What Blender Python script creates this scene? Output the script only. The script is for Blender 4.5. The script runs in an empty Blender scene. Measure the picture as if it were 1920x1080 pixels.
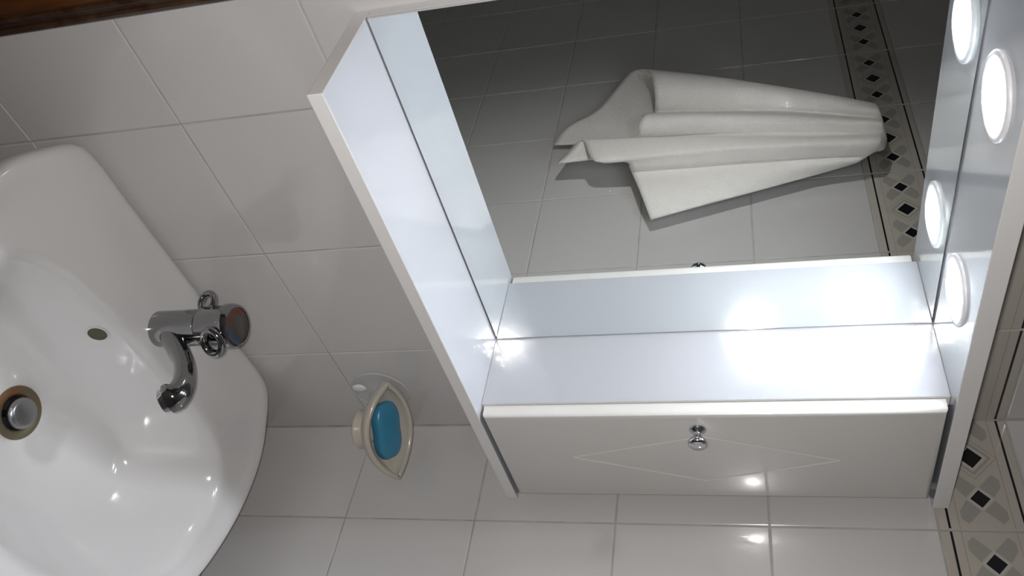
import bpy, bmesh, math, random
from mathutils import Matrix, Vector

random.seed(7)
S = bpy.context.scene
COL = S.collection
PI = math.pi

# ------------------------------------------------------------------ camera
CAM = Vector((-0.99305, -0.66424, 1.54856))
RIGHT = Vector((0.212804, 0.130911, 0.968285))      # the phone is held on its side: picture right is up
DOWN = Vector((0.68974, -0.722043, -0.053968))
FWD = Vector((0.692079, 0.67935, -0.243948))
cd = bpy.data.cameras.new('camera')
cd.sensor_width = 36.0
cd.lens = 28.2831
cd.shift_x = -0.037396
cd.shift_y = -0.010831
cd.clip_start = 0.01
camera = bpy.data.objects.new('camera', cd)
COL.objects.link(camera)
m = Matrix((RIGHT, -DOWN, -FWD)).transposed().to_4x4()
m.translation = CAM
camera.matrix_world = m
S.camera = camera

# ------------------------------------------------------------------ world, flash, exposure
w = bpy.data.worlds.new('world')
S.world = w
w.use_nodes = True
w.node_tree.nodes['Background'].inputs[0].default_value = (0.9, 0.95, 1.0, 1)
w.node_tree.nodes['Background'].inputs[1].default_value = 0.0

fl = bpy.data.lights.new('phone_flash', 'SPOT')     # the phone's own LED flash, next to its lens
fl.energy = 18.6
fl.color = (1.0, 0.968, 0.945)
fl.shadow_soft_size = 0.009
fl.spot_size = math.radians(132)
fl.spot_blend = 1.0
flash = bpy.data.objects.new('phone_flash', fl)
COL.objects.link(flash)
fm = Matrix((RIGHT, -DOWN, -FWD)).transposed().to_4x4()
fm.translation = CAM - RIGHT * 0.012 - DOWN * 0.008
flash.matrix_world = fm

S.view_settings.view_transform = 'Standard'
S.view_settings.look = 'None'
S.view_settings.gamma = 1.0
S.view_settings.use_curve_mapping = False
S.view_settings.exposure = 0.0
S.cycles.max_bounces = 12
S.cycles.diffuse_bounces = 6
S.cycles.glossy_bounces = 8
S.cycles.transmission_bounces = 8
S.cycles.blur_glossy = 0.3
S.cycles.sample_clamp_indirect = 0.0

LAMP_STRENGTH = 108.0
LAMP_BEAM = 4.8
LAMP_COLOR = (0.90, 0.95, 1.0)


# ------------------------------------------------------------------ materials
def mat(name, color, rough=0.4, metal=0.0, coat=0.0, coat_rough=0.03, ior=1.5, bump=None, var=None, spec=0.5):
    """principled material; bump = (scale, strength, distance); var = (scale, dark colour, amount)"""
    mt = bpy.data.materials.new(name)
    mt.use_nodes = True
    nt = mt.node_tree
    b = nt.nodes['Principled BSDF']
    b.inputs['Base Color'].default_value = (*color, 1)
    b.inputs['Roughness'].default_value = rough
    b.inputs['Metallic'].default_value = metal
    b.inputs['IOR'].default_value = ior
    b.inputs['Coat Weight'].default_value = coat
    b.inputs['Coat Roughness'].default_value = coat_rough
    b.inputs['Specular IOR Level'].default_value = spec
    tc = None
    if bump or var:
        tc = nt.nodes.new('ShaderNodeTexCoord')
    if bump:
        n = nt.nodes.new('ShaderNodeTexNoise')
        n.inputs['Scale'].default_value = bump[0]
        n.inputs['Detail'].default_value = 3
        nt.links.new(tc.outputs['Object'], n.inputs['Vector'])
        bp = nt.nodes.new('ShaderNodeBump')
        bp.inputs['Strength'].default_value = bump[1]
        bp.inputs['Distance'].default_value = bump[2]
        nt.links.new(n.outputs['Fac'], bp.inputs['Height'])
        nt.links.new(bp.outputs['Normal'], b.inputs['Normal'])
        if coat:
            nt.links.new(bp.outputs['Normal'], b.inputs['Coat Normal'])
    if var:
        n = nt.nodes.new('ShaderNodeTexNoise')
        n.inputs['Scale'].default_value = var[0]
        n.inputs['Detail'].default_value = 4
        nt.links.new(tc.outputs['Object'], n.inputs['Vector'])
        mx = nt.nodes.new('ShaderNodeMix')
        mx.data_type = 'RGBA'
        mx.inputs[6].default_value = (*color, 1)
        mx.inputs[7].default_value = (*var[1], 1)
        mr = nt.nodes.new('ShaderNodeMapRange')
        mr.inputs[1].default_value = 0.4
        mr.inputs[2].default_value = 0.75
        mr.inputs[4].default_value = var[2]
        nt.links.new(n.outputs['Fac'], mr.inputs[0])
        nt.links.new(mr.outputs[0], mx.inputs[0])
        nt.links.new(mx.outputs[2], b.inputs['Base Color'])
    return mt


def wood_material():
    mt = mat('varnished_wood', (0.13, 0.04, 0.006), 0.28, coat=0.4)
    nt = mt.node_tree
    b = nt.nodes['Principled BSDF']
    tc = nt.nodes.new('ShaderNodeTexCoord')
    mp = nt.nodes.new('ShaderNodeMapping')
    mp.inputs['Scale'].default_value = (28, 28, 3.0)
    wv = nt.nodes.new('ShaderNodeTexNoise')
    wv.inputs['Scale'].default_value = 1.2
    wv.inputs['Detail'].default_value = 5
    wv.inputs['Distortion'].default_value = 1.2
    cr = nt.nodes.new('ShaderNodeValToRGB')
    cr.color_ramp.elements[0].position = 0.35
    cr.color_ramp.elements[0].color = (0.045, 0.010, 0.003, 1)
    cr.color_ramp.elements[1].position = 0.62
    cr.color_ramp.elements[1].color = (0.135, 0.042, 0.003, 1)
    nt.links.new(tc.outputs['Object'], mp.inputs['Vector'])
    nt.links.new(mp.outputs['Vector'], wv.inputs['Vector'])
    nt.links.new(wv.outputs['Fac'], cr.inputs['Fac'])
    nt.links.new(cr.outputs['Color'], b.inputs['Base Color'])
    return mt


def floor_material():
    mt = mat('floor_tiles', (0.4, 0.38, 0.35), 0.3)
    nt = mt.node_tree
    b = nt.nodes['Principled BSDF']
    tc = nt.nodes.new('ShaderNodeTexCoord')
    br = nt.nodes.new('ShaderNodeTexBrick')
    br.offset = 0.0
    br.inputs['Scale'].default_value = 1.0
    br.inputs['Brick Width'].default_value = 0.3
    br.inputs['Row Height'].default_value = 0.3
    br.inputs['Mortar Size'].default_value = 0.003
    br.inputs['Color1'].default_value = (0.42, 0.40, 0.37, 1)
    br.inputs['Color2'].default_value = (0.38, 0.36, 0.33, 1)
    br.inputs['Mortar'].default_value = (0.2, 0.19, 0.18, 1)
    nt.links.new(tc.outputs['Object'], br.inputs['Vector'])
    nt.links.new(br.outputs['Color'], b.inputs['Base Color'])
    return mt


M = {}
M['tile'] = mat('white_wall_tile', (0.585, 0.572, 0.563), 0.13, bump=(9, 0.25, 0.0006), coat=0.3, coat_rough=0.07)
M['grout'] = mat('grey_grout', (0.47, 0.455, 0.435), 0.8, var=(30, (0.30, 0.29, 0.27), 0.8))
M['border'] = mat('beige_border_tile', (0.50, 0.465, 0.415), 0.22, coat=0.3)
M['border_tan'] = mat('tan_border_print', (0.40, 0.345, 0.285), 0.22)
M['border_grey'] = mat('grey_border_print', (0.36, 0.345, 0.312), 0.22)
M['border_light'] = mat('light_border_print', (0.55, 0.52, 0.475), 0.22)
M['black'] = mat('black_border_print', (0.008, 0.008, 0.012), 0.2)
M['plaster'] = mat('white_plaster', (0.7, 0.69, 0.67), 0.7)
M['wall_tiles_far'] = mat('plain_white_wall', (0.62, 0.61, 0.6), 0.3)
M['wood'] = wood_material()
M['wood_dark'] = mat('dark_wood_moulding', (0.035, 0.014, 0.008), 0.35, coat=0.3, var=(60, (0.09, 0.06, 0.03), 0.7))
M['ceramic'] = mat('white_ceramic', (0.74, 0.735, 0.735), 0.12, coat=0.5, coat_rough=0.03)
M['hole'] = mat('dark_hole', (0.10, 0.085, 0.055), 0.6)
M['chrome'] = mat('chrome', (0.34, 0.34, 0.345), 0.10, 1.0, bump=(60, 0.06, 0.0006))
M['chrome_bright'] = mat('polished_chrome', (0.62, 0.62, 0.66), 0.06, 1.0)
M['drain_metal'] = mat('brushed_steel_plug', (0.36, 0.37, 0.38), 0.32, 1.0)
M['drain_ring'] = mat('tarnished_brass_flange', (0.22, 0.19, 0.13), 0.42, 0.6, var=(22, (0.28, 0.12, 0.045), 1.0))
M['red'] = mat('red_print', (0.24, 0.03, 0.018), 0.3)
M['blue'] = mat('blue_print', (0.02, 0.09, 0.2), 0.3)
M['cap'] = mat('dark_grey_cap', (0.075, 0.068, 0.06), 0.25)
M['laminate'] = mat('white_gloss_laminate', (0.42, 0.43, 0.46), 0.105, coat=0.7, coat_rough=0.03, bump=(90, 0.12, 0.0004))
M['laminate_edge'] = mat('white_edge_band', (0.76, 0.745, 0.735), 0.4)
M['door'] = mat('cream_lacquer', (0.63, 0.615, 0.595), 0.3, coat=0.6, coat_rough=0.06)
M['mirror'] = mat('mirror_silver', (0.86, 0.89, 0.885), 0.0, 1.0)
M['seam'] = mat('dark_seam', (0.05, 0.05, 0.055), 0.5)
M['lamp_ring'] = mat('white_lamp_trim', (0.8, 0.8, 0.82), 0.3)
M['towel'] = mat('white_terry', (0.94, 0.91, 0.87), 0.95, bump=(420, 0.9, 0.002), spec=0.1)
M['dish'] = mat('cream_ceramic', (0.56, 0.515, 0.44), 0.2, coat=0.4, coat_rough=0.06)
M['soap'] = mat('blue_soap', (0.05, 0.25, 0.41), 0.32, coat=0.15, coat_rough=0.2)
M['floor'] = floor_material()

lm = bpy.data.materials.new('lamp_glow')
lm.use_nodes = True
nt = lm.node_tree
nt.nodes.remove(nt.nodes['Principled BSDF'])
em = nt.nodes.new('ShaderNodeEmission')
em.inputs[0].default_value = (*LAMP_COLOR, 1)
em.inputs[1].default_value = LAMP_STRENGTH
nt.links.new(em.outputs[0], nt.nodes['Material Output'].inputs[0])
M['glow'] = lm

cp = mat('clear_plastic', (0.85, 0.86, 0.87), 0.08, coat=0.6)
cp.node_tree.nodes['Principled BSDF'].inputs['Alpha'].default_value = 0.36
M['clear'] = cp


# ------------------------------------------------------------------ helpers
def link(name, me, parent=None, material=None, smooth=None):
    if isinstance(me, bmesh.types.BMesh):
        bm, me = me, bpy.data.meshes.new(name)
        bm.to_mesh(me)
        bm.free()
    if material:
        me.materials.clear()
        for k in (material if isinstance(material, (list, tuple)) else [material]):
            me.materials.append(M[k])
    if smooth is not None:
        me.polygons.foreach_set('use_smooth', [True] * len(me.polygons))
        if smooth < 180:
            me.set_sharp_from_angle(angle=math.radians(smooth))
    o = bpy.data.objects.new(name, me)
    COL.objects.link(o)
    if parent:
        o.parent = parent
    return o


def empty(name, loc=(0, 0, 0)):
    o = bpy.data.objects.new(name, None)
    o.empty_display_size = 0.02
    COL.objects.link(o)
    o.location = loc
    return o


def tag(o, label=None, cat=None, group=None, kind=None):
    if label: o['label'] = label
    if cat: o['category'] = cat
    if group: o['group'] = group
    if kind: o['kind'] = kind
    return o


def box(bm, x0, x1, y0, y1, z0, z1, bevel=0.0, seg=2):
    r = bmesh.ops.create_cube(bm, size=1.0)
    for v in r['verts']:
        v.co = Vector(((x0 + x1) / 2 + v.co.x * (x1 - x0), (y0 + y1) / 2 + v.co.y * (y1 - y0), (z0 + z1) / 2 + v.co.z * (z1 - z0)))
    if bevel:
        es = list({e for v in r['verts'] for e in v.link_edges})
        bmesh.ops.bevel(bm, geom=es, offset=bevel, segments=seg, profile=0.5, affect='EDGES')
    return bm


def boxm(*a, **k):
    return box(bmesh.new(), *a, **k)


def lathe(profile, n=40, axis=None):
    """profile of (radius, height) turned about local z"""
    vs, fs = [], []
    rings = []
    for r, h in profile:
        if r < 1e-6:
            rings.append([len(vs)])
            vs.append((0, 0, h))
        else:
            rings.append(list(range(len(vs), len(vs) + n)))
            vs += [(r * math.cos(2 * PI * k / n), r * math.sin(2 * PI * k / n), h) for k in range(n)]
    for a, b in zip(rings, rings[1:]):
        for k in range(n):
            k2 = (k + 1) % n
            if len(a) == 1 and len(b) == 1:
                continue
            if len(a) == 1:
                fs.append((a[0], b[k2], b[k]))
            elif len(b) == 1:
                fs.append((a[k], a[k2], b[0]))
            else:
                fs.append((a[k], a[k2], b[k2], b[k]))
    me = bpy.data.meshes.new('lathe')
    me.from_pydata(vs, [], fs)
    bm = bmesh.new()
    bm.from_mesh(me)
    bpy.data.meshes.remove(me)
    bmesh.ops.recalc_face_normals(bm, faces=bm.faces)
    return bm


def place(bm, loc, zaxis=(0, 0, 1)):
    q = Vector((0, 0, 1)).rotation_difference(Vector(zaxis).normalized())
    bmesh.ops.transform(bm, matrix=Matrix.Translation(loc) @ q.to_matrix().to_4x4(), verts=bm.verts)
    return bm


def catmull(pts, n, closed=False):
    out = []
    N = len(pts)
    rng = range(N) if closed else range(N - 1)
    for i in rng:
        def P(k):
            return Vector(pts[k % N]) if closed else Vector(pts[max(0, min(N - 1, k))])
        a, b, c, d = P(i - 1), P(i), P(i + 1), P(i + 2)
        for j in range(n):
            t = j / n
            out.append(0.5 * ((2 * b) + (c - a) * t + (2 * a - 5 * b + 4 * c - d) * t * t + (3 * b - a - 3 * c + d) * t ** 3))
    if not closed:
        out.append(Vector(pts[-1]))
    return out


def tube(path, radii, n=20, squash=None, cap=True):
    """tube along path of Vectors; radii per point; cross-section frame kept by transport"""
    bm = bmesh.new()
    rings = []
    up = Vector((1, 0, 0))
    for i, p in enumerate(path):
        t = (path[min(i + 1, len(path) - 1)] - path[max(i - 1, 0)]).normalized()
        side = (up - t * up.dot(t)).normalized()
        oth = t.cross(side)
        r = radii[i]
        rx, ry = (r, r) if not isinstance(r, tuple) else r
        rings.append([bm.verts.new(p + side * rx * math.cos(2 * PI * k / n) + oth * ry * math.sin(2 * PI * k / n)) for k in range(n)])
        up = side
    for a, b in zip(rings, rings[1:]):
        for k in range(n):
            bm.faces.new((a[k], a[(k + 1) % n], b[(k + 1) % n], b[k]))
    if cap:
        bm.faces.new(rings[0][::-1])
        bm.faces.new(rings[-1])
    bmesh.ops.recalc_face_normals(bm, faces=bm.faces)
    return bm


def torus(R, r, n=32, k=12):
    bm = bmesh.new()
    rings = [[bm.verts.new(((R + r * math.cos(2 * PI * j / k)) * math.cos(2 * PI * i / n), (R + r * math.cos(2 * PI * j / k)) * math.sin(2 * PI * i / n), r * math.sin(2 * PI * j / k))) for j in range(k)] for i in range(n)]
    for i in range(n):
        for j in range(k):
            bm.faces.new((rings[i][j], rings[(i + 1) % n][j], rings[(i + 1) % n][(j + 1) % k], rings[i][(j + 1) % k]))
    bmesh.ops.recalc_face_normals(bm, faces=bm.faces)
    return bm


# ------------------------------------------------------------------ room shell
ROOM_X, ROOM_Y, ROOM_Z = -1.72, -2.0, 2.42
ROWS = [0.0, 0.152, 0.352, 0.552, 0.752, 0.952, 1.152, 1.352, 1.552, 1.752]     # plain rows below the border
BORDER = (1.752, 1.861)
UPPER = [1.861, 2.061, 2.261, 2.42]
GAP = 0.0009
DOOR_R, DOOR_L, DOOR_H = -0.795, -1.56, 2.06

bm = bmesh.new()
box(bm, DOOR_R, 0.0012, 0.0012, 0.08, 0, ROOM_Z)
box(bm, DOOR_L, DOOR_R, 0.0012, 0.08, DOOR_H, ROOM_Z)
box(bm, ROOM_X, DOOR_L, 0.0012, 0.08, 0, ROOM_Z)
wall_back = tag(link('wall_back', bm, None, 'grout'), 'white square tiled wall behind the basin and mirror cabinet', kind='structure')
wall_right = tag(link('wall_right', boxm(0.0012, 0.08, ROOM_Y, 0.08, 0, ROOM_Z), None, 'grout'), 'white square tiled wall beside the mirror cabinet where the towel hangs', kind='structure')
tag(link('wall_left', boxm(ROOM_X - 0.08, ROOM_X, ROOM_Y, 0.08, 0, ROOM_Z), None, 'wall_tiles_far'), kind='structure')
tag(link('wall_front', boxm(ROOM_X, 0.08, ROOM_Y - 0.08, ROOM_Y, 0, ROOM_Z), None, 'wall_tiles_far'), kind='structure')
tag(link('floor', boxm(ROOM_X - 0.08, 0.08, ROOM_Y - 0.08, 0.08, -0.08, 0), None, 'floor'), kind='structure')
tag(link('ceiling', boxm(ROOM_X - 0.08, 0.08, ROOM_Y - 0.08, 0.08, ROOM_Z, ROOM_Z + 0.08), None, 'plaster'), kind='structure')

_tile = {}


def tile_mesh(wd, ht):
    """a tile lying in the local xy plane with its glazed face at z = 0 and softly rounded edges"""
    key = (round(wd, 4), round(ht, 4))
    if key not in _tile:
        a, b = wd / 2 - GAP, ht / 2 - GAP
        c = 0.0013
        vs, fs = [], []
        for (x, y, z) in ((a, b, -0.006), (a, b, -0.0011), (a - c * 0.35, b - c * 0.35, -0.0004), (a - c, b - c, 0.0)):
            vs += [(-x, -y, z), (x, -y, z), (x, y, z), (-x, y, z)]
        for r in range(3):
            for k in range(4):
                k2 = (k + 1) % 4
                fs.append((4 * r + k, 4 * r + k2, 4 * r + 4 + k2, 4 * r + 4 + k))
        fs.append((12, 13, 14, 15))
        me = bpy.data.meshes.new('tile')
        me.from_pydata(vs, [], fs)
        me.materials.append(M['tile'])
        _tile[key] = me
    return _tile[key]


# local x runs along the wall, local y up, local z into the room
BACK = Matrix(((1, 0, 0), (0, 0, -1), (0, 1, 0))).to_4x4()
RIGHTW = Matrix(((0, 0, -1), (-1, 0, 0), (0, 1, 0))).to_4x4()


def put_tile(parent, base, cx, cz, wd, ht):
    o = bpy.data.objects.new('tile', tile_mesh(wd, ht))
    COL.objects.link(o)
    o.parent = parent
    jit = Matrix.Rotation(random.uniform(-.0016, .0016), 4, 'X') @ Matrix.Rotation(random.uniform(-.0016, .0016), 4, 'Y')
    p = Vector((cx, 0, cz)) if base is BACK else Vector((0, cx, cz))
    o.matrix_world = Matrix.Translation(p) @ base @ jit


def clip(poly, u0, u1):
    for lim, keep in ((u0, lambda p: p[0] >= u0 - 1e-9), (u1, lambda p: p[0] <= u1 + 1e-9)):
        out = []
        for i, p in enumerate(poly):
            q = poly[(i + 1) % len(poly)]
            if keep(p):
                out.append(p)
            if keep(p) != keep(q):
                t = (lim - p[0]) / (q[0] - p[0])
                out.append((lim, p[1] + t * (q[1] - p[1])))
        poly = out
        if len(poly) < 3:
            return []
    return poly


def diamond(u, v, a, b):
    return [(u - a, v), (u, v - b), (u + a, v), (u, v + b)]


def band(u, v, a0, a1):
    """a diamond-shaped frame as four quads"""
    o, i = diamond(u, v, a1, a1), diamond(u, v, a0, a0)
    return [[o[k], o[(k + 1) % 4], i[(k + 1) % 4], i[k]] for k in range(4)]


def border_print():
    c = 0.0545
    L = []
    for v in (0.0112, 0.0952):
        L.append((1, [(0.002, v), (0.198, v), (0.198, v + 0.0028), (0.002, v + 0.0028)], 0))
    for v in (0.0235, 0.0845):
        L.append((2, [(0.0015, v), (0.1985, v), (0.1985, v + 0.0011), (0.0015, v + 0.0011)], 0))
    for u in (0.042, 0.158):
        for su in (-1, 1):
            for sv in (-1, 1):
                wv, r0, top = 0.0072, 0.009, 0.0265
                # a petal along the diagonal, cut square with the tile's long edge
                p = [(r0 + wv, r0 - wv), (top + wv * 1.0, top - wv * 1.0), (top, top), (top - wv * 1.4, top), (r0 - wv, r0 + wv)]
                L.append((3, [(u + su * a, c + sv * b) for a, b in p], 0))
        L.append((4, diamond(u, c, 0.0155, 0.0150), 1))
        L.append((1, diamond(u, c, 0.0122, 0.0116), 2))
    for q in band(0.1, c, 0.0295, 0.0312): L.append((2, q, 0))
    for q in band(0.1, c, 0.0205, 0.0245): L.append((3, q, 0))
    L.append((4, diamond(0.1, c, 0.0182, 0.0176), 1))
    L.append((1, diamond(0.1, c, 0.0150, 0.0142), 2))
    return L


PRINT = border_print()
_border = {}


def border_mesh(u0, u1, plain=False):
    key = (round(u0, 4), round(u1, 4), plain)
    if key in _border:
        return _border[key]
    wd, ht = u1 - u0, BORDER[1] - BORDER[0]
    a, b, c = wd / 2 - GAP, ht / 2 - GAP, 0.0013
    vs, fs, mi = [], [], []
    for (x, y, z) in ((a, b, -0.006), (a, b, -0.0009), (a - c, b - c, 0.0)):
        vs += [(-x, -y, z), (x, -y, z), (x, y, z), (-x, y, z)]
    for r in range(2):
        for k in range(4):
            fs.append((4 * r + k, 4 * r + (k + 1) % 4, 4 * r + 4 + (k + 1) % 4, 4 * r + 4 + k)); mi.append(0)
    fs.append((8, 9, 10, 11)); mi.append(0)
    for slot, poly, lev in PRINT:
        if plain and slot not in (1, 2) or (plain and len(poly) == 4 and poly[0][0] > 0.01):
            continue
        p = clip(poly, u0 + 0.0018, u1 - 0.0018)
        if len(p) < 3:
            continue
        ar = sum(p[i][0] * p[(i + 1) % len(p)][1] - p[(i + 1) % len(p)][0] * p[i][1] for i in range(len(p)))
        if ar < 0:
            p = p[::-1]
        k = len(vs)
        vs += [(x - (u0 + u1) / 2, y - ht / 2, 0.00012 * (lev + 1)) for x, y in p]
        fs.append(tuple(range(k, k + len(p)))); mi.append(slot)
    me = bpy.data.meshes.new('border_tile')
    me.from_pydata(vs, [], fs)
    for n in ('border', 'black', 'border_tan', 'border_grey', 'border_light'):
        me.materials.append(M[n])
    me.polygons.foreach_set('material_index', mi)
    _border[key] = me
    return me


def put_border(parent, base, cx, u0, u1):
    o = bpy.data.objects.new('border_tile', border_mesh(u0, u1, base is BACK))
    COL.objects.link(o)
    o.parent = parent
    cz = (BORDER[0] + BORDER[1]) / 2
    p = Vector((cx, 0, cz)) if base is BACK else Vector((0, cx, cz))
    o.matrix_world = Matrix.Translation(p) @ base


XC = [0.0, -0.1855, -0.3855, -0.5855, -0.775]
YC = [0.0, -0.158] + [-0.158 - 0.2 * k for k in range(1, 10)]
YC[-1] = max(YC[-1], ROOM_Y)
for cols, par, base in ((XC, wall_back, BACK), (YC, wall_right, RIGHTW)):
    for a, b in zip(cols, cols[1:]):
        for rows in (ROWS, UPPER):
            for z0, z1 in zip(rows, rows[1:]):
                put_tile(par, base, (a + b) / 2, (z0 + z1) / 2, a - b, z1 - z0)
        wd = a - b
        if base is BACK:
            put_border(par, base, (a + b) / 2, 0.0, wd)
        else:                       # local x runs towards -y: the corner piece is cut at its start
            put_border(par, base, (a + b) / 2, 0.2 - wd, 0.2)

# door and its casing, left of the basin
prof = [(-0.716, 0.0), (-0.716, -0.010), (-0.7178, -0.0122), (-0.7205, -0.0128), (-0.7232, -0.0118), (-0.7245, -0.0095), (-0.7265, -0.0095), (-0.728, -0.0125), (-0.7305, -0.0145), (-0.7335, -0.0140), (-0.7350, -0.0120), (-0.737, -0.0140), (-0.741, -0.0175), (-0.79, -0.0185), (-0.80, -0.016), (-0.80, 0.0)]


def casing(mirror=False):
    pr = [((DOOR_R + DOOR_L) - x if mirror else x, y) for x, y in prof]
    if mirror:
        pr = pr[::-1]
    n = len(pr)
    vs = [(x, y, z) for z in (0.0, DOOR_H + 0.07) for x, y in pr]
    fs = [(k, (k + 1) % n, n + (k + 1) % n, n + k) for k in range(n)] + [tuple(range(n))[::-1], tuple(range(n, 2 * n))]
    me = bpy.data.meshes.new('casing')
    me.from_pydata(vs, [], fs)
    b = bmesh.new(); b.from_mesh(me); bpy.data.meshes.remove(me)
    bmesh.ops.recalc_face_normals(b, faces=b.faces)
    return b


t1 = tag(link('trim_1', casing(), None, ['wood', 'wood_dark']), 'varnished orange-brown wooden door casing with a dark beaded edge beside the basin', kind='structure')
for p in t1.data.polygons:
    p.material_index = 1 if (-0.736 < p.center.x) else 0
tag(link('trim_2', casing(True), None, ['wood', 'wood_dark']), kind='structure')
tag(link('trim_3', boxm(DOOR_L, DOOR_R, -0.0165, 0.0, DOOR_H - 0.005, DOOR_H + 0.07, bevel=0.003), None, 'wood'), kind='structure')
door1 = tag(link('door_1', boxm(DOOR_L + 0.004, DOOR_R - 0.004, 0.02, 0.058, 0.006, DOOR_H - 0.008, bevel=0.002), None, 'wood'), kind='structure')
for z0, z1 in ((0.18, 0.92), (1.08, 1.9)):
    link('door_panel', boxm(DOOR_L + 0.13, DOOR_R - 0.13, 0.012, 0.024, z0, z1, bevel=0.008), door1, 'wood')
link('door_handle', place(lathe([(0, 0), (0.024, 0), (0.024, 0.006), (0.009, 0.009), (0.009, 0.03), (0.022, 0.042), (0.024, 0.055), (0.015, 0.066), (0, 0.068)], 28), (DOOR_L + 0.07, 0.02, 1.0), (0, -1, 0)), door1, 'chrome', 40)

# ------------------------------------------------------------------ washbasin
BX, RIM = -0.352, 0.832            # centre line and rim height
half_o = [(0.0, -0.0008), (0.10, -0.0008), (0.18, -0.0008), (0.213, -0.0035), (0.236, -0.0135), (0.2575, -0.050), (0.275, -0.090), (0.2815, -0.130), (0.2795, -0.190), (0.268, -0.250), (0.248, -0.305), (0.216, -0.355), (0.168, -0.400), (0.105, -0.430), (0.035, -0.441)]
half_i = [(0.0, -0.1330), (0.075, -0.1340), (0.14, -0.1390), (0.185, -0.1535), (0.212, -0.178), (0.2215, -0.215), (0.216, -0.260), (0.196, -0.310), (0.155, -0.355), (0.10, -0.383), (0.035, -0.394)]
DR = Vector((0.0, -0.212))         # drain, from the centre line
ZB, ZC, ZE = RIM - 0.142, RIM - 0.112, RIM - 0.0035
NA = 192


def full(h):
    return h + [(-x, y) for x, y in h[::-1] if x > 1e-6]


def by_angle(h):
    pts = [p.to_2d() for p in catmull([(x, y, 0) for x, y in full(h)], 14, True)]
    pol = sorted(((math.atan2((p - DR).y, (p - DR).x), (p - DR).length) for p in pts))
    out = []
    for k in range(NA):
        a = -PI + 2 * PI * k / NA
        lo = max((q for q in pol if q[0] <= a), default=(pol[-1][0] - 2 * PI, pol[-1][1]))
        hi = min((q for q in pol if q[0] > a), default=(pol[0][0] + 2 * PI, pol[0][1]))
        t = (a - lo[0]) / max(1e-9, hi[0] - lo[0])
        r = lo[1] + t * (hi[1] - lo[1])
        out.append(DR + Vector((math.cos(a), math.sin(a))) * r)
    return out


def sstep(v):
    v = max(0.0, min(1.0, v))
    return v * v * (3 - 2 * v)


OUT, INN = by_angle(half_o), by_angle(half_i)
lines = []
for k in range(NA):
    a = -PI + 2 * PI * k / NA
    d = Vector((math.cos(a), math.sin(a)))
    I, O = INN[k], OUT[k]
    back = max(0.0, d.y) ** 1.0
    front = max(0.0, -d.y)
    s0 = 0.66 * back + (1 - back - front * 0.999 if back + front < 1 else 0) * 0.70 + front * 0.46
    s0 = max(0.44, min(0.72, s0))
    line = []
    r0 = 0.031 / (I - DR).length
    for j in range(34):
        s = r0 + (1 - r0) * j / 33
        p = DR + (I - DR) * s
        if s < s0:
            z = ZB + (ZC - ZB) * (s - r0) / (s0 - r0)
        else:
            v = (s - s0) / (1 - s0)
            z = ZC + (ZE - ZC) * (v ** (1.0 + 0.35 * front))
        line.append(Vector((p.x, p.y, z)))
    for j in range(1, 17):
        r = j / 16
        p = I + (O - I) * r
        edge = (O - p).length
        bk = sstep((d.y - 0.55) / 0.3)
        lip = (0.0065 * (1 - bk) + 0.001 * bk) * sstep(1 - (edge - 0.012) / 0.020)
        z = ZE + 0.001 * r + lip - 0.0065 * bk * sstep((r - 0.35) / 0.6)
        line.append(Vector((p.x, p.y, z)))
    # rolled outer edge
    line.append(Vector((O.x, O.y, RIM - 0.006)))
    line.append(Vector((O.x, O.y, RIM - 0.016)))
    line.append(Vector((O.x * 0.995, O.y * 0.996, RIM - 0.030)))
    fix = len(line)
    for sx, zz in ((0.985, 0.05), (0.95, 0.085), (0.86, 0.125), (0.68, 0.160), (0.42, 0.18)):
        line.append(Vector((O.x * sx, O.y * (0.4 + 0.6 * sx) if O.y < -0.02 else O.y, RIM - zz)))
    for it in range(4):
        new = [v.copy() for v in line]
        for j in range(1, len(line) - 1):
            new[j] = line[j] * 0.5 + (line[j - 1] + line[j + 1]) * 0.25
            new[j].y = min(new[j].y, -0.0006)
        line = new
    # keep the outer outline where it was measured
    lines.append(line)
vs = [(BX + v.x, v.y, v.z) for ln in lines for v in ln]
NR = len(lines[0])
fs = []
for k in range(NA):
    k2 = (k + 1) % NA
    for j in range(NR - 1):
        fs.append((k * NR + j, k2 * NR + j, k2 * NR + j + 1, k * NR + j + 1))
me = bpy.data.meshes.new('bowl')
me.from_pydata(vs, [], fs)
bm = bmesh.new(); bm.from_mesh(me); bpy.data.meshes.remove(me)
bmesh.ops.recalc_face_normals(bm, faces=bm.faces)
basin = tag(empty('washbasin', (BX, -0.2, 0)), 'white ceramic washbasin fixed to the tiled wall below the mirror cabinet', 'washbasin')
basin_inv = Matrix.Translation((-BX, 0.2, 0))


def under(o, root):
    """parent without moving"""
    o.parent = root
    o.matrix_parent_inverse = Matrix.Translation(-root.location)
    return o


bowl = under(link('bowl', bm, None, 'ceramic', 180), basin)
ped = lathe([(0.115, 0.0), (0.118, 0.012), (0.108, 0.03), (0.088, 0.10), (0.076, 0.30), (0.078, 0.50), (0.100, 0.64), (0.13, 0.672)], 48)
under(link('pedestal', place(ped, (BX, -0.165, 0.0)), None, 'ceramic', 60), basin)
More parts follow.
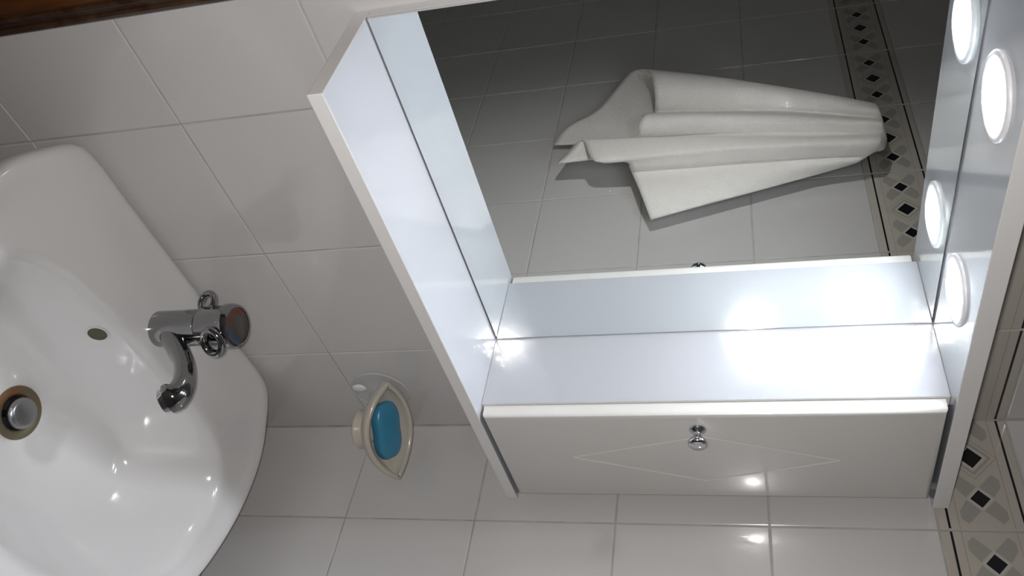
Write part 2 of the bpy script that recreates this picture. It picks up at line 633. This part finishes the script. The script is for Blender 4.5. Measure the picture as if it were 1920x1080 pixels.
# drain: tarnished flange with a plug standing in it
zd = min(v[2] for v in vs[:1]) if False else lines[0][0].z
D3 = Vector((BX, DR.y, zd))
flg = lathe([(0.0205, -0.012), (0.0205, -0.001), (0.0225, 0.0012), (0.0270, 0.0022), (0.0318, 0.0016), (0.0332, -0.0012), (0.0332, -0.006)], 56)
drain = under(link('drain_flange', place(flg, D3), None, 'drain_ring', 50), basin)
drain['label'] = 'tarnished metal drain ring with brown stains'
under(link('drain_well', place(lathe([(0.0208, 0.0), (0.0208, -0.03), (0.0, -0.03)], 40), D3), None, 'seam', 60), basin)
plug = lathe([(0.0, 0.0105), (0.0135, 0.0102), (0.0178, 0.0090), (0.0192, 0.0060), (0.0188, 0.002), (0.010, -0.004), (0.004, -0.006), (0.004, -0.03)], 48)
under(link('drain_plug', place(plug, D3 + Vector((0.0015, 0.0, 0.0))), None, 'drain_metal', 50), basin)

from mathutils.bvhtree import BVHTree
tree = BVHTree.FromPolygons([Vector(v) for v in vs], fs)
hit, nrm, _, _ = tree.ray_cast(Vector((-0.4065, -0.212, 0.800)), Vector((0, 1, 0)))
if hit is None:
    hit, nrm = Vector((-0.40, -0.14, 0.797)), Vector((0, -1, 0.2))
if nrm.y > 0:
    nrm = -nrm
ov = lathe([(0.0, -0.0002), (0.0104, -0.0002), (0.0106, 0.0003), (0.0118, 0.0006), (0.0124, 0.0)], 36)
ovo = under(link('overflow_hole', place(ov, hit + nrm * 0.0006, nrm), None, ['hole', 'ceramic'], 50), basin)
for p in ovo.data.polygons:
    p.material_index = 0 if max((Vector(ovo.data.vertices[i].co) - hit).length for i in p.vertices) < 0.0107 else 1

# ------------------------------------------------------------------ mixer tap
FX, FY, FZ = -0.356, -0.092, RIM - 0.0015
tap = tag(empty('basin_tap', (FX, FY, FZ)), 'chrome mixer tap with curved spout and looped handle on the washbasin', 'tap')
body = lathe([(0, -0.004), (0.0226, -0.004), (0.0228, 0.003), (0.0226, 0.006), (0.0224, 0.057), (0.0216, 0.060), (0, 0.060)], 48)
under(link('body', place(body, (FX, FY, FZ)), None, 'chrome', 40), tap)
knob = lathe([(0, 0.062), (0.0235, 0.062), (0.0252, 0.064), (0.0256, 0.092), (0.0272, 0.095), (0.0274, 0.103), (0.0255, 0.1075), (0.0225, 0.1082), (0.0222, 0.1070), (0, 0.1070)], 48)
kn = under(link('handle', place(knob, (FX, FY, FZ)), None, 'chrome', 40), tap)
cap = lathe([(0.0218, 0.1072), (0.0210, 0.1084), (0.0, 0.1090)], 40)
capo = link('cap', place(cap, (FX, FY, FZ)), kn, 'cap', 60)
capo.matrix_parent_inverse = Matrix.Translation((0, 0, 0))
capo['label'] = 'dark round cap ringed in red and blue'
capo.parent = kn


def arc_strip(r0, r1, a0, a1, z, n=24):
    b = bmesh.new()
    prev = None
    for i in range(n + 1):
        a = math.radians(a0 + (a1 - a0) * i / n)
        c = (b.verts.new((FX + r0 * math.cos(a), FY + r0 * math.sin(a), z)), b.verts.new((FX + r1 * math.cos(a), FY + r1 * math.sin(a), z)))
        if prev:
            b.faces.new((prev[0], prev[1], c[1], c[0]))
        prev = c
    return b


for nm, a0, a1, k in (('hot_mark', 95, 222, 'red'), ('cold_mark', 230, 325, 'blue')):
    a = link(nm, arc_strip(0.0158, 0.0172, a0, a1, FZ + 0.1094), kn, k)
    b_ = link(nm, arc_strip(0.0184, 0.0204, a0, a1, FZ + 0.1092), kn, k)
for ang, zz, flat in ((-100, 0.0905, True), (112, 0.058, False)):
    a = math.radians(ang)
    d = Vector((math.cos(a), math.sin(a), 0))
    c = Vector((FX, FY, FZ + zz)) + d * (0.0300 if flat else 0.0325)
    tan = Vector((-d.y, d.x, 0))
    ear = torus(0.0135 if flat else 0.0105, 0.0044 if flat else 0.0038, 40, 14)
    bmesh.ops.scale(ear, vec=(1.12, 0.88, 1.3), verts=ear.verts)
    e1 = (tan * 0.96 + d * 0.28).normalized() if flat else d
    e2 = Vector((0, 0, 1))
    mm = Matrix((e1, e2, e1.cross(e2))).transposed().to_4x4()
    bmesh.ops.transform(ear, matrix=Matrix.Translation(c) @ mm, verts=ear.verts)
    link('loop', ear, kn, 'chrome', 180)
sp = [(0, 0.0, 0.016), (0, -0.014, 0.022), (0, -0.036, 0.0425), (0, -0.060, 0.0630), (0, -0.082, 0.0745), (0, -0.096, 0.0765), (0, -0.1035, 0.0735), (0, -0.1075, 0.0675)]
path = [Vector((FX, FY, FZ)) + p for p in catmull(sp, 8)]
n = len(path)
rad = []
for i in range(n):
    t = i / (n - 1)
    rr = 0.0172 - 0.0042 * math.sin(PI * min(1, t * 1.15)) + 0.0015 * sstep((t - 0.7) / 0.3)
    rad.append((rr, rr * 0.92))
spo = under(link('spout', tube(path, rad, 28), None, 'chrome', 50), tap)
tip = path[-1]
tdir = (path[-1] - path[-3]).normalized()
aer = lathe([(0.0, -0.002), (0.0135, -0.002), (0.0142, 0.0), (0.0142, 0.008), (0.0125, 0.0095), (0.0108, 0.0095), (0.0104, 0.007), (0.0, 0.007)], 36)
ao = link('aerator', place(aer, tip - tdir * 0.001, tdir), spo, 'chrome_bright', 40)

# ------------------------------------------------------------------ mirror cabinet
CX0, CX1 = -0.683, -0.024           # left and right ends of the bottom board
Z0, Z1 = 1.203, 1.218               # bottom board
Z2, Z3 = 1.746, 1.765               # top board
PX = -0.222                         # visible face of the upright beside the mirror
cab = tag(empty('mirror_cabinet', (-0.35, 0, Z0)), 'white gloss mirror cabinet with two lamps, a shelf and a narrow side cupboard', 'cabinet')


def board(name, *a, mats=('laminate', 'laminate_edge'), edge=None, bevel=0.0008):
    o = under(link(name, boxm(*a, bevel=bevel), None, list(mats)), cab)
    for p in o.data.polygons:
        n_ = p.normal
        if edge == 'z':
            p.material_index = 0 if abs(n_.z) > 0.8 else 1
        elif edge == 'x':
            p.material_index = 0 if abs(n_.x) > 0.8 else 1
        elif edge == 'y':
            p.material_index = 0 if abs(n_.y) > 0.8 else 1
    return o


board('back_board', CX0, CX1, -0.0125, -0.0005, Z1, Z2, edge='y')
board('bottom_shelf', CX0, CX1, -0.137, -0.0005, Z0, Z1, edge='z')
board('canopy', CX0, -0.014, -0.137, -0.0005, Z2, Z3, edge='z')
board('upright', PX, PX + 0.016, -0.1185, -0.0127, Z1 + 0.0002, Z2 - 0.0002, edge='x')
board('upright', CX1 - 0.018, CX1 - 0.002, -0.1185, -0.0127, Z1 + 0.0002, Z2 - 0.0002, edge='x')
under(link('seam_backing', boxm(CX0 + 0.006, PX - 0.0002, -0.0138, -0.0125, Z1 + 0.0002, Z2 - 0.0002), None, 'seam'), cab)
mir = under(link('mirror', boxm(CX0 + 0.0003, PX - 0.0026, -0.0169, -0.0139, Z1 + 0.0022, Z2 - 0.0018), None, ['mirror', 'laminate_edge']), cab)
for p in mir.data.polygons:
    p.material_index = 0 if p.normal.y < -0.5 else 1

# cupboard door with a rounded front edge, a carved diamond and a chrome knob
DX0, DX1, DZ0, DZ1, DY0, DY1 = -0.2185, -0.034, 1.2215, 1.7410, -0.137, -0.119
bm = boxm(DX0, DX1, DY0, DY1, DZ0, DZ1)
es = [e for e in bm.edges if all(abs(v.co.y - DY0) < 1e-6 for v in e.verts)]
bmesh.ops.bevel(bm, geom=es, offset=0.0065, segments=5, profile=0.5, affect='EDGES')
door = under(link('door', bm, None, 'door', 40), cab)
gv = [(-0.131, 1.3175), (-0.176, 1.481), (-0.1235, 1.636), (-0.0765, 1.478)]
for i in range(4):
    a, b = Vector(gv[i]), Vector(gv[(i + 1) % 4])
    d = (b - a).normalized()
    nn = Vector((-d.y, d.x))
    g = bmesh.new()
    hw = 0.0011
    pts = [(a + nn * -hw, DY0 - 0.00005), (a, DY0 - 0.0010), (a + nn * hw, DY0 - 0.00005)]
    q0 = [g.verts.new((p.x, y, p.y)) for p, y in pts]
    pts = [(b + nn * -hw, DY0 - 0.00005), (b, DY0 - 0.0010), (b + nn * hw, DY0 - 0.00005)]
    q1 = [g.verts.new((p.x, y, p.y)) for p, y in pts]
    for k in range(2):
        g.faces.new((q0[k], q0[k + 1], q1[k + 1], q1[k]))
    bmesh.ops.recalc_face_normals(g, faces=g.faces)
    for f in g.faces:
        if f.normal.y > 0:
            f.normal_flip()
    link('carved_line', g, door, 'door')
kb = lathe([(0, 0.0), (0.0098, 0.0), (0.0100, 0.0015), (0.0086, 0.0032), (0.0048, 0.0052), (0.0040, 0.0085), (0.0058, 0.0115), (0.0098, 0.0150), (0.0112, 0.0182), (0.0108, 0.0208), (0.0088, 0.0226), (0.0, 0.0232)], 40)
ko = link('knob', place(kb, (-0.191, DY0, 1.477), (0, -1, 0)), door, 'chrome_bright', 50)
ko['label'] = 'small polished chrome knob'

# two round lamps let into the canopy
for lx, ly in ((-0.571, -0.0760), (-0.340, -0.0735)):
    ring = lathe([(0.0372, 0.0), (0.0372, -0.0018), (0.0362, -0.0030), (0.0310, -0.0034), (0.0283, -0.0020), (0.0280, -0.0006)], 56)
    lo = under(link('lamp', place(ring, (lx, ly, Z2)), None, 'lamp_ring', 50), cab)
    lo['label'] = 'round white lamp trim'
    gl = lathe([(0.0282, -0.0012), (0.0270, -0.0036), (0.0225, -0.0058), (0.0120, -0.0072), (0.0, -0.0076)], 64)
    lens = link('lens', place(gl, (lx, ly, Z2)), lo, 'glow', 60)
    lens['label'] = 'glowing cool white lens'
    ld = bpy.data.lights.new('lamp_beam', 'SPOT')       # the lamp's forward beam
    ld.energy = LAMP_BEAM
    ld.color = LAMP_COLOR
    ld.shadow_soft_size = 0.022
    ld.spot_size = math.radians(100)
    ld.spot_blend = 1.0
    lb = bpy.data.objects.new('lamp_beam', ld)
    COL.objects.link(lb)
    lb.location = (lx, ly, Z2 - 0.009)

# ------------------------------------------------------------------ soap dish and soap
holder = tag(empty('soap_dish', (-0.078, -0.06, 0.97)), 'cream ceramic leaf-shaped soap dish on a clear suction mount', 'soap dish')
ax = Vector((0.79, -0.613, 0)).normalized()
side = Vector((ax.y, -ax.x, 0)) * -1          # away from the viewer
tilt = math.radians(20)
up = (Vector((0, 0, 1)) * math.cos(tilt) - side * math.sin(tilt)).normalized()
wdir = (side * math.cos(tilt) + Vector((0, 0, 1)) * math.sin(tilt)).normalized()
DC = Vector((-0.074, -0.0590, 1.025))
DM = Matrix((ax, wdir, up)).transposed().to_4x4()
DM.translation = DC
HL, HW, HD = 0.074, 0.043, 0.036


def leaf(s, grow=0.0):
    return (HW + grow) * max(0.0, 1 - abs(s) ** 2.0) ** 0.80


def dish_mesh():
    b = bmesh.new()
    ns, nc = 48, 18
    rows = []
    for skin in (0, 1):
        rr = []
        for i in range(ns + 1):
            s = math.sin((-1 + 2 * i / ns) * PI / 2)
            th = 0.0055 if skin else 0.0
            L = HL - th * 1.2
            hw = max(0.0006, leaf(s) - th * 0.9)
            dep = (0.012 + (HD - 0.012) * (1 - s * s)) - th
            row = []
            for j in range(nc + 1):
                a = -1 + 2 * j / nc
                aa = math.copysign(abs(math.sin(a * PI / 2)), a)
                z = -dep * math.sqrt(max(0.0, 1 - abs(aa) ** 2.4))
                z += 0.006 * (abs(s) ** 3) - 0.004 * (1 - s * s) * (1 if aa < 0 else -0.6)
                row.append(b.verts.new((s * L, aa * hw, z)))
            rr.append(row)
        rows.append(rr)
    for skin in (0, 1):
        for i in range(ns):
            for j in range(nc):
                q = (rows[skin][i][j], rows[skin][i + 1][j], rows[skin][i + 1][j + 1], rows[skin][i][j + 1])
                b.faces.new(q if skin else q[::-1])
    o, n_ = rows
    for i in range(ns):
        for j in (0, nc):
            b.faces.new((o[i][j], o[i + 1][j], n_[i + 1][j], n_[i][j]))
    for i in (0, ns):
        for j in range(nc):
            b.faces.new((o[i][j], o[i][j + 1], n_[i][j + 1], n_[i][j]))
    bmesh.ops.remove_doubles(b, verts=b.verts, dist=0.00005)
    bmesh.ops.recalc_face_normals(b, faces=b.faces)
    bmesh.ops.transform(b, matrix=DM, verts=b.verts)
    return b


do = under(link('dish', dish_mesh(), None, 'dish', 180), holder)
foot = lathe([(0.020, 0.004), (0.0215, -0.006), (0.0275, -0.017), (0.029, -0.021), (0.027, -0.0235), (0.0, -0.0235)], 40)
fp = DC - up * (HD - 0.004) + Vector((0, 0, -0.002))
under(link('foot', place(foot, fp), None, 'dish', 50), holder)
SC = Vector((-0.0945, 0, 1.000))
cup = lathe([(0, 0.0105), (0.010, 0.0100), (0.014, 0.0070), (0.027, 0.0050), (0.039, 0.0030), (0.0445, 0.0022), (0.0452, 0.0012), (0.0445, 0.0004), (0.0, 0.0004)], 48)
bmesh.ops.scale(cup, vec=(1, 1, 1), verts=cup.verts)
co = under(link('suction_cup', place(cup, SC, (0, -1, 0)), None, 'clear', 50), holder)
co['label'] = 'clear plastic suction cup'
rimo = torus(0.0435, 0.0017, 48, 8)
link('cup_rim', place(rimo, SC + Vector((0, -0.0024, 0)), (0, -1, 0)), co, 'clear', 180)
glint = lathe([(0, 0.0038), (0.0075, 0.0034), (0.0092, 0.0020), (0.0095, 0.0004)], 32)  # pale disc added for the light caught on the cup's lower rim
bmesh.ops.scale(glint, vec=(0.9, 1.25, 1), verts=glint.verts)
link('cup_glint', place(glint, SC + Vector((-0.012, -0.0035, -0.030)), (0, -1, 0)), co, 'lamp_ring', 50)
arm = tube([SC + Vector((0, -0.008, 0)), SC + Vector((0.004, -0.022, -0.004)), DC + Vector((0, 0.02, -0.030))], [0.008, 0.008, 0.008], 16)
under(link('bracket', arm, None, 'clear', 50), holder)

sm = bmesh.new()
bmesh.ops.create_icosphere(sm, subdivisions=4, radius=1.0)
for v in sm.verts:
    x, y, z = v.co
    k = (abs(x) ** 3.6 + abs(y) ** 3.6 + abs(z) ** 3.0) ** (-1 / 3.4)
    x, y, z = x * k, y * k, z * k
    waist = 1 - 0.10 * math.exp(-(x / 0.35) ** 2)
    v.co = (x * 0.0425, y * 0.0250 * (1 - 0.22 * x * x) * waist, z * 0.0112)
SMx = DM.copy()
SMx.translation = DC - up * 0.0105 + wdir * 0.001
bmesh.ops.transform(sm, matrix=SMx, verts=sm.verts)
soap_o = tag(link('soap_bar', sm, None, 'soap', 180), 'blue bar of soap lying in the cream soap dish', 'soap')

# ------------------------------------------------------------------ towel on the right wall (seen in the mirror)
TW = [
    ((-0.024, -0.451, 1.376), (-0.026, -0.557, 1.725)),
    ((-0.036, -0.519, 1.354), (-0.040, -0.549, 1.741)),
    ((-0.030, -0.592, 1.331), (-0.044, -0.558, 1.756)),
    ((-0.046, -0.598, 1.323), (-0.058, -0.554, 1.764)),
    ((-0.058, -0.592, 1.266), (-0.066, -0.558, 1.771)),
    ((-0.056, -0.664, 1.234), (-0.068, -0.566, 1.774)),
    ((-0.046, -0.646, 1.208), (-0.064, -0.579, 1.777)),
    ((-0.040, -0.620, 1.186), (-0.060, -0.589, 1.779)),
    ((-0.030, -0.668, 1.200), (-0.056, -0.599, 1.781)),
    ((-0.022, -0.708, 1.220), (-0.055, -0.603, 1.783)),
    ((-0.026, -0.699, 1.289), (-0.058, -0.602, 1.783)),
    ((-0.040, -0.683, 1.337), (-0.062, -0.603, 1.783)),
    ((-0.060, -0.690, 1.345), (-0.068, -0.606, 1.783)),
    ((-0.065, -0.717, 1.355), (-0.070, -0.615, 1.784)),
    ((-0.030, -0.772, 1.368), (-0.056, -0.644, 1.787)),
    ((-0.052, -0.781, 1.374), (-0.066, -0.647, 1.785)),
    ((-0.072, -0.810, 1.372), (-0.068, -0.657, 1.784)),
    ((-0.072, -0.860, 1.363), (-0.060, -0.682, 1.784)),
    ((-0.045, -0.919, 1.334), (-0.035, -0.718, 1.787)),
    ((-0.020, -0.942, 1.299), (-0.020, -0.724, 1.787)),
    ((-0.012, -0.834, 1.241), (-0.015, -0.705, 1.788)),
    ((-0.012, -0.777, 1.176), (-0.014, -0.672, 1.789)),
    ((-0.012, -0.720, 1.158), (-0.014, -0.648, 1.788)),
]
bot = catmull([b for b, t in TW], 8)
top = catmull([t for b, t in TW], 8)
bm = bmesh.new()
NT = 44
grid = []
for i, (b, t) in enumerate(zip(bot, top)):
    col = []
    crest = Vector((-0.040, 0.72 * t.y + 0.28 * -0.62, min(1.792, t.z + 0.012)))
    for j in range(-5, NT + 1):
        if j < 0:
            f = sstep(-j / 5)
            p = t.lerp(crest, f)
            p.z = t.z + (crest.z - t.z) * math.sin(f * PI / 2)
        else:
            f = j / NT
            p = t.lerp(b, f)
            p.x += -0.008 * math.sin(PI * f) * sstep((i - 8) / 24) * (1 if t.x < -0.03 else 0.0)
            p.x += 0.0022 * math.sin(i * 0.31 + 1.5 * math.sin(f * 4)) * math.sin(PI * min(1, f * 1.4))
        p.x = min(p.x, -0.006)
        col.append(bm.verts.new(p))
    grid.append(col)
for a, b in zip(grid, grid[1:]):
    for j in range(len(a) - 1):
        bm.faces.new((a[j], a[j + 1], b[j + 1], b[j]))
bmesh.ops.recalc_face_normals(bm, faces=bm.faces)
towel = tag(link('hand_towel', bm, None, 'towel', 180), 'white terry towel hanging in folds on the tiled wall', 'towel')
sol = towel.modifiers.new('thickness', 'SOLIDIFY')
sol.thickness = 0.0035
sol.offset = 0.0
hook = tag(empty('towel_hook', (0, -0.63, 1.74)), 'small chrome wall hook holding up the white towel', 'hook')
under(link('wall_plate', place(lathe([(0, 0.004), (0.016, 0.004), (0.018, 0.002), (0.018, 0.0)], 32), (0, -0.63, 1.74), (-1, 0, 0)), None, 'chrome_bright', 40), hook)
hp = catmull([(-0.003, -0.63, 1.74), (-0.018, -0.63, 1.738), (-0.034, -0.63, 1.744), (-0.040, -0.63, 1.764)], 6)
under(link('prong', tube(hp, [0.004] * len(hp), 14), None, 'chrome_bright', 50), hook)
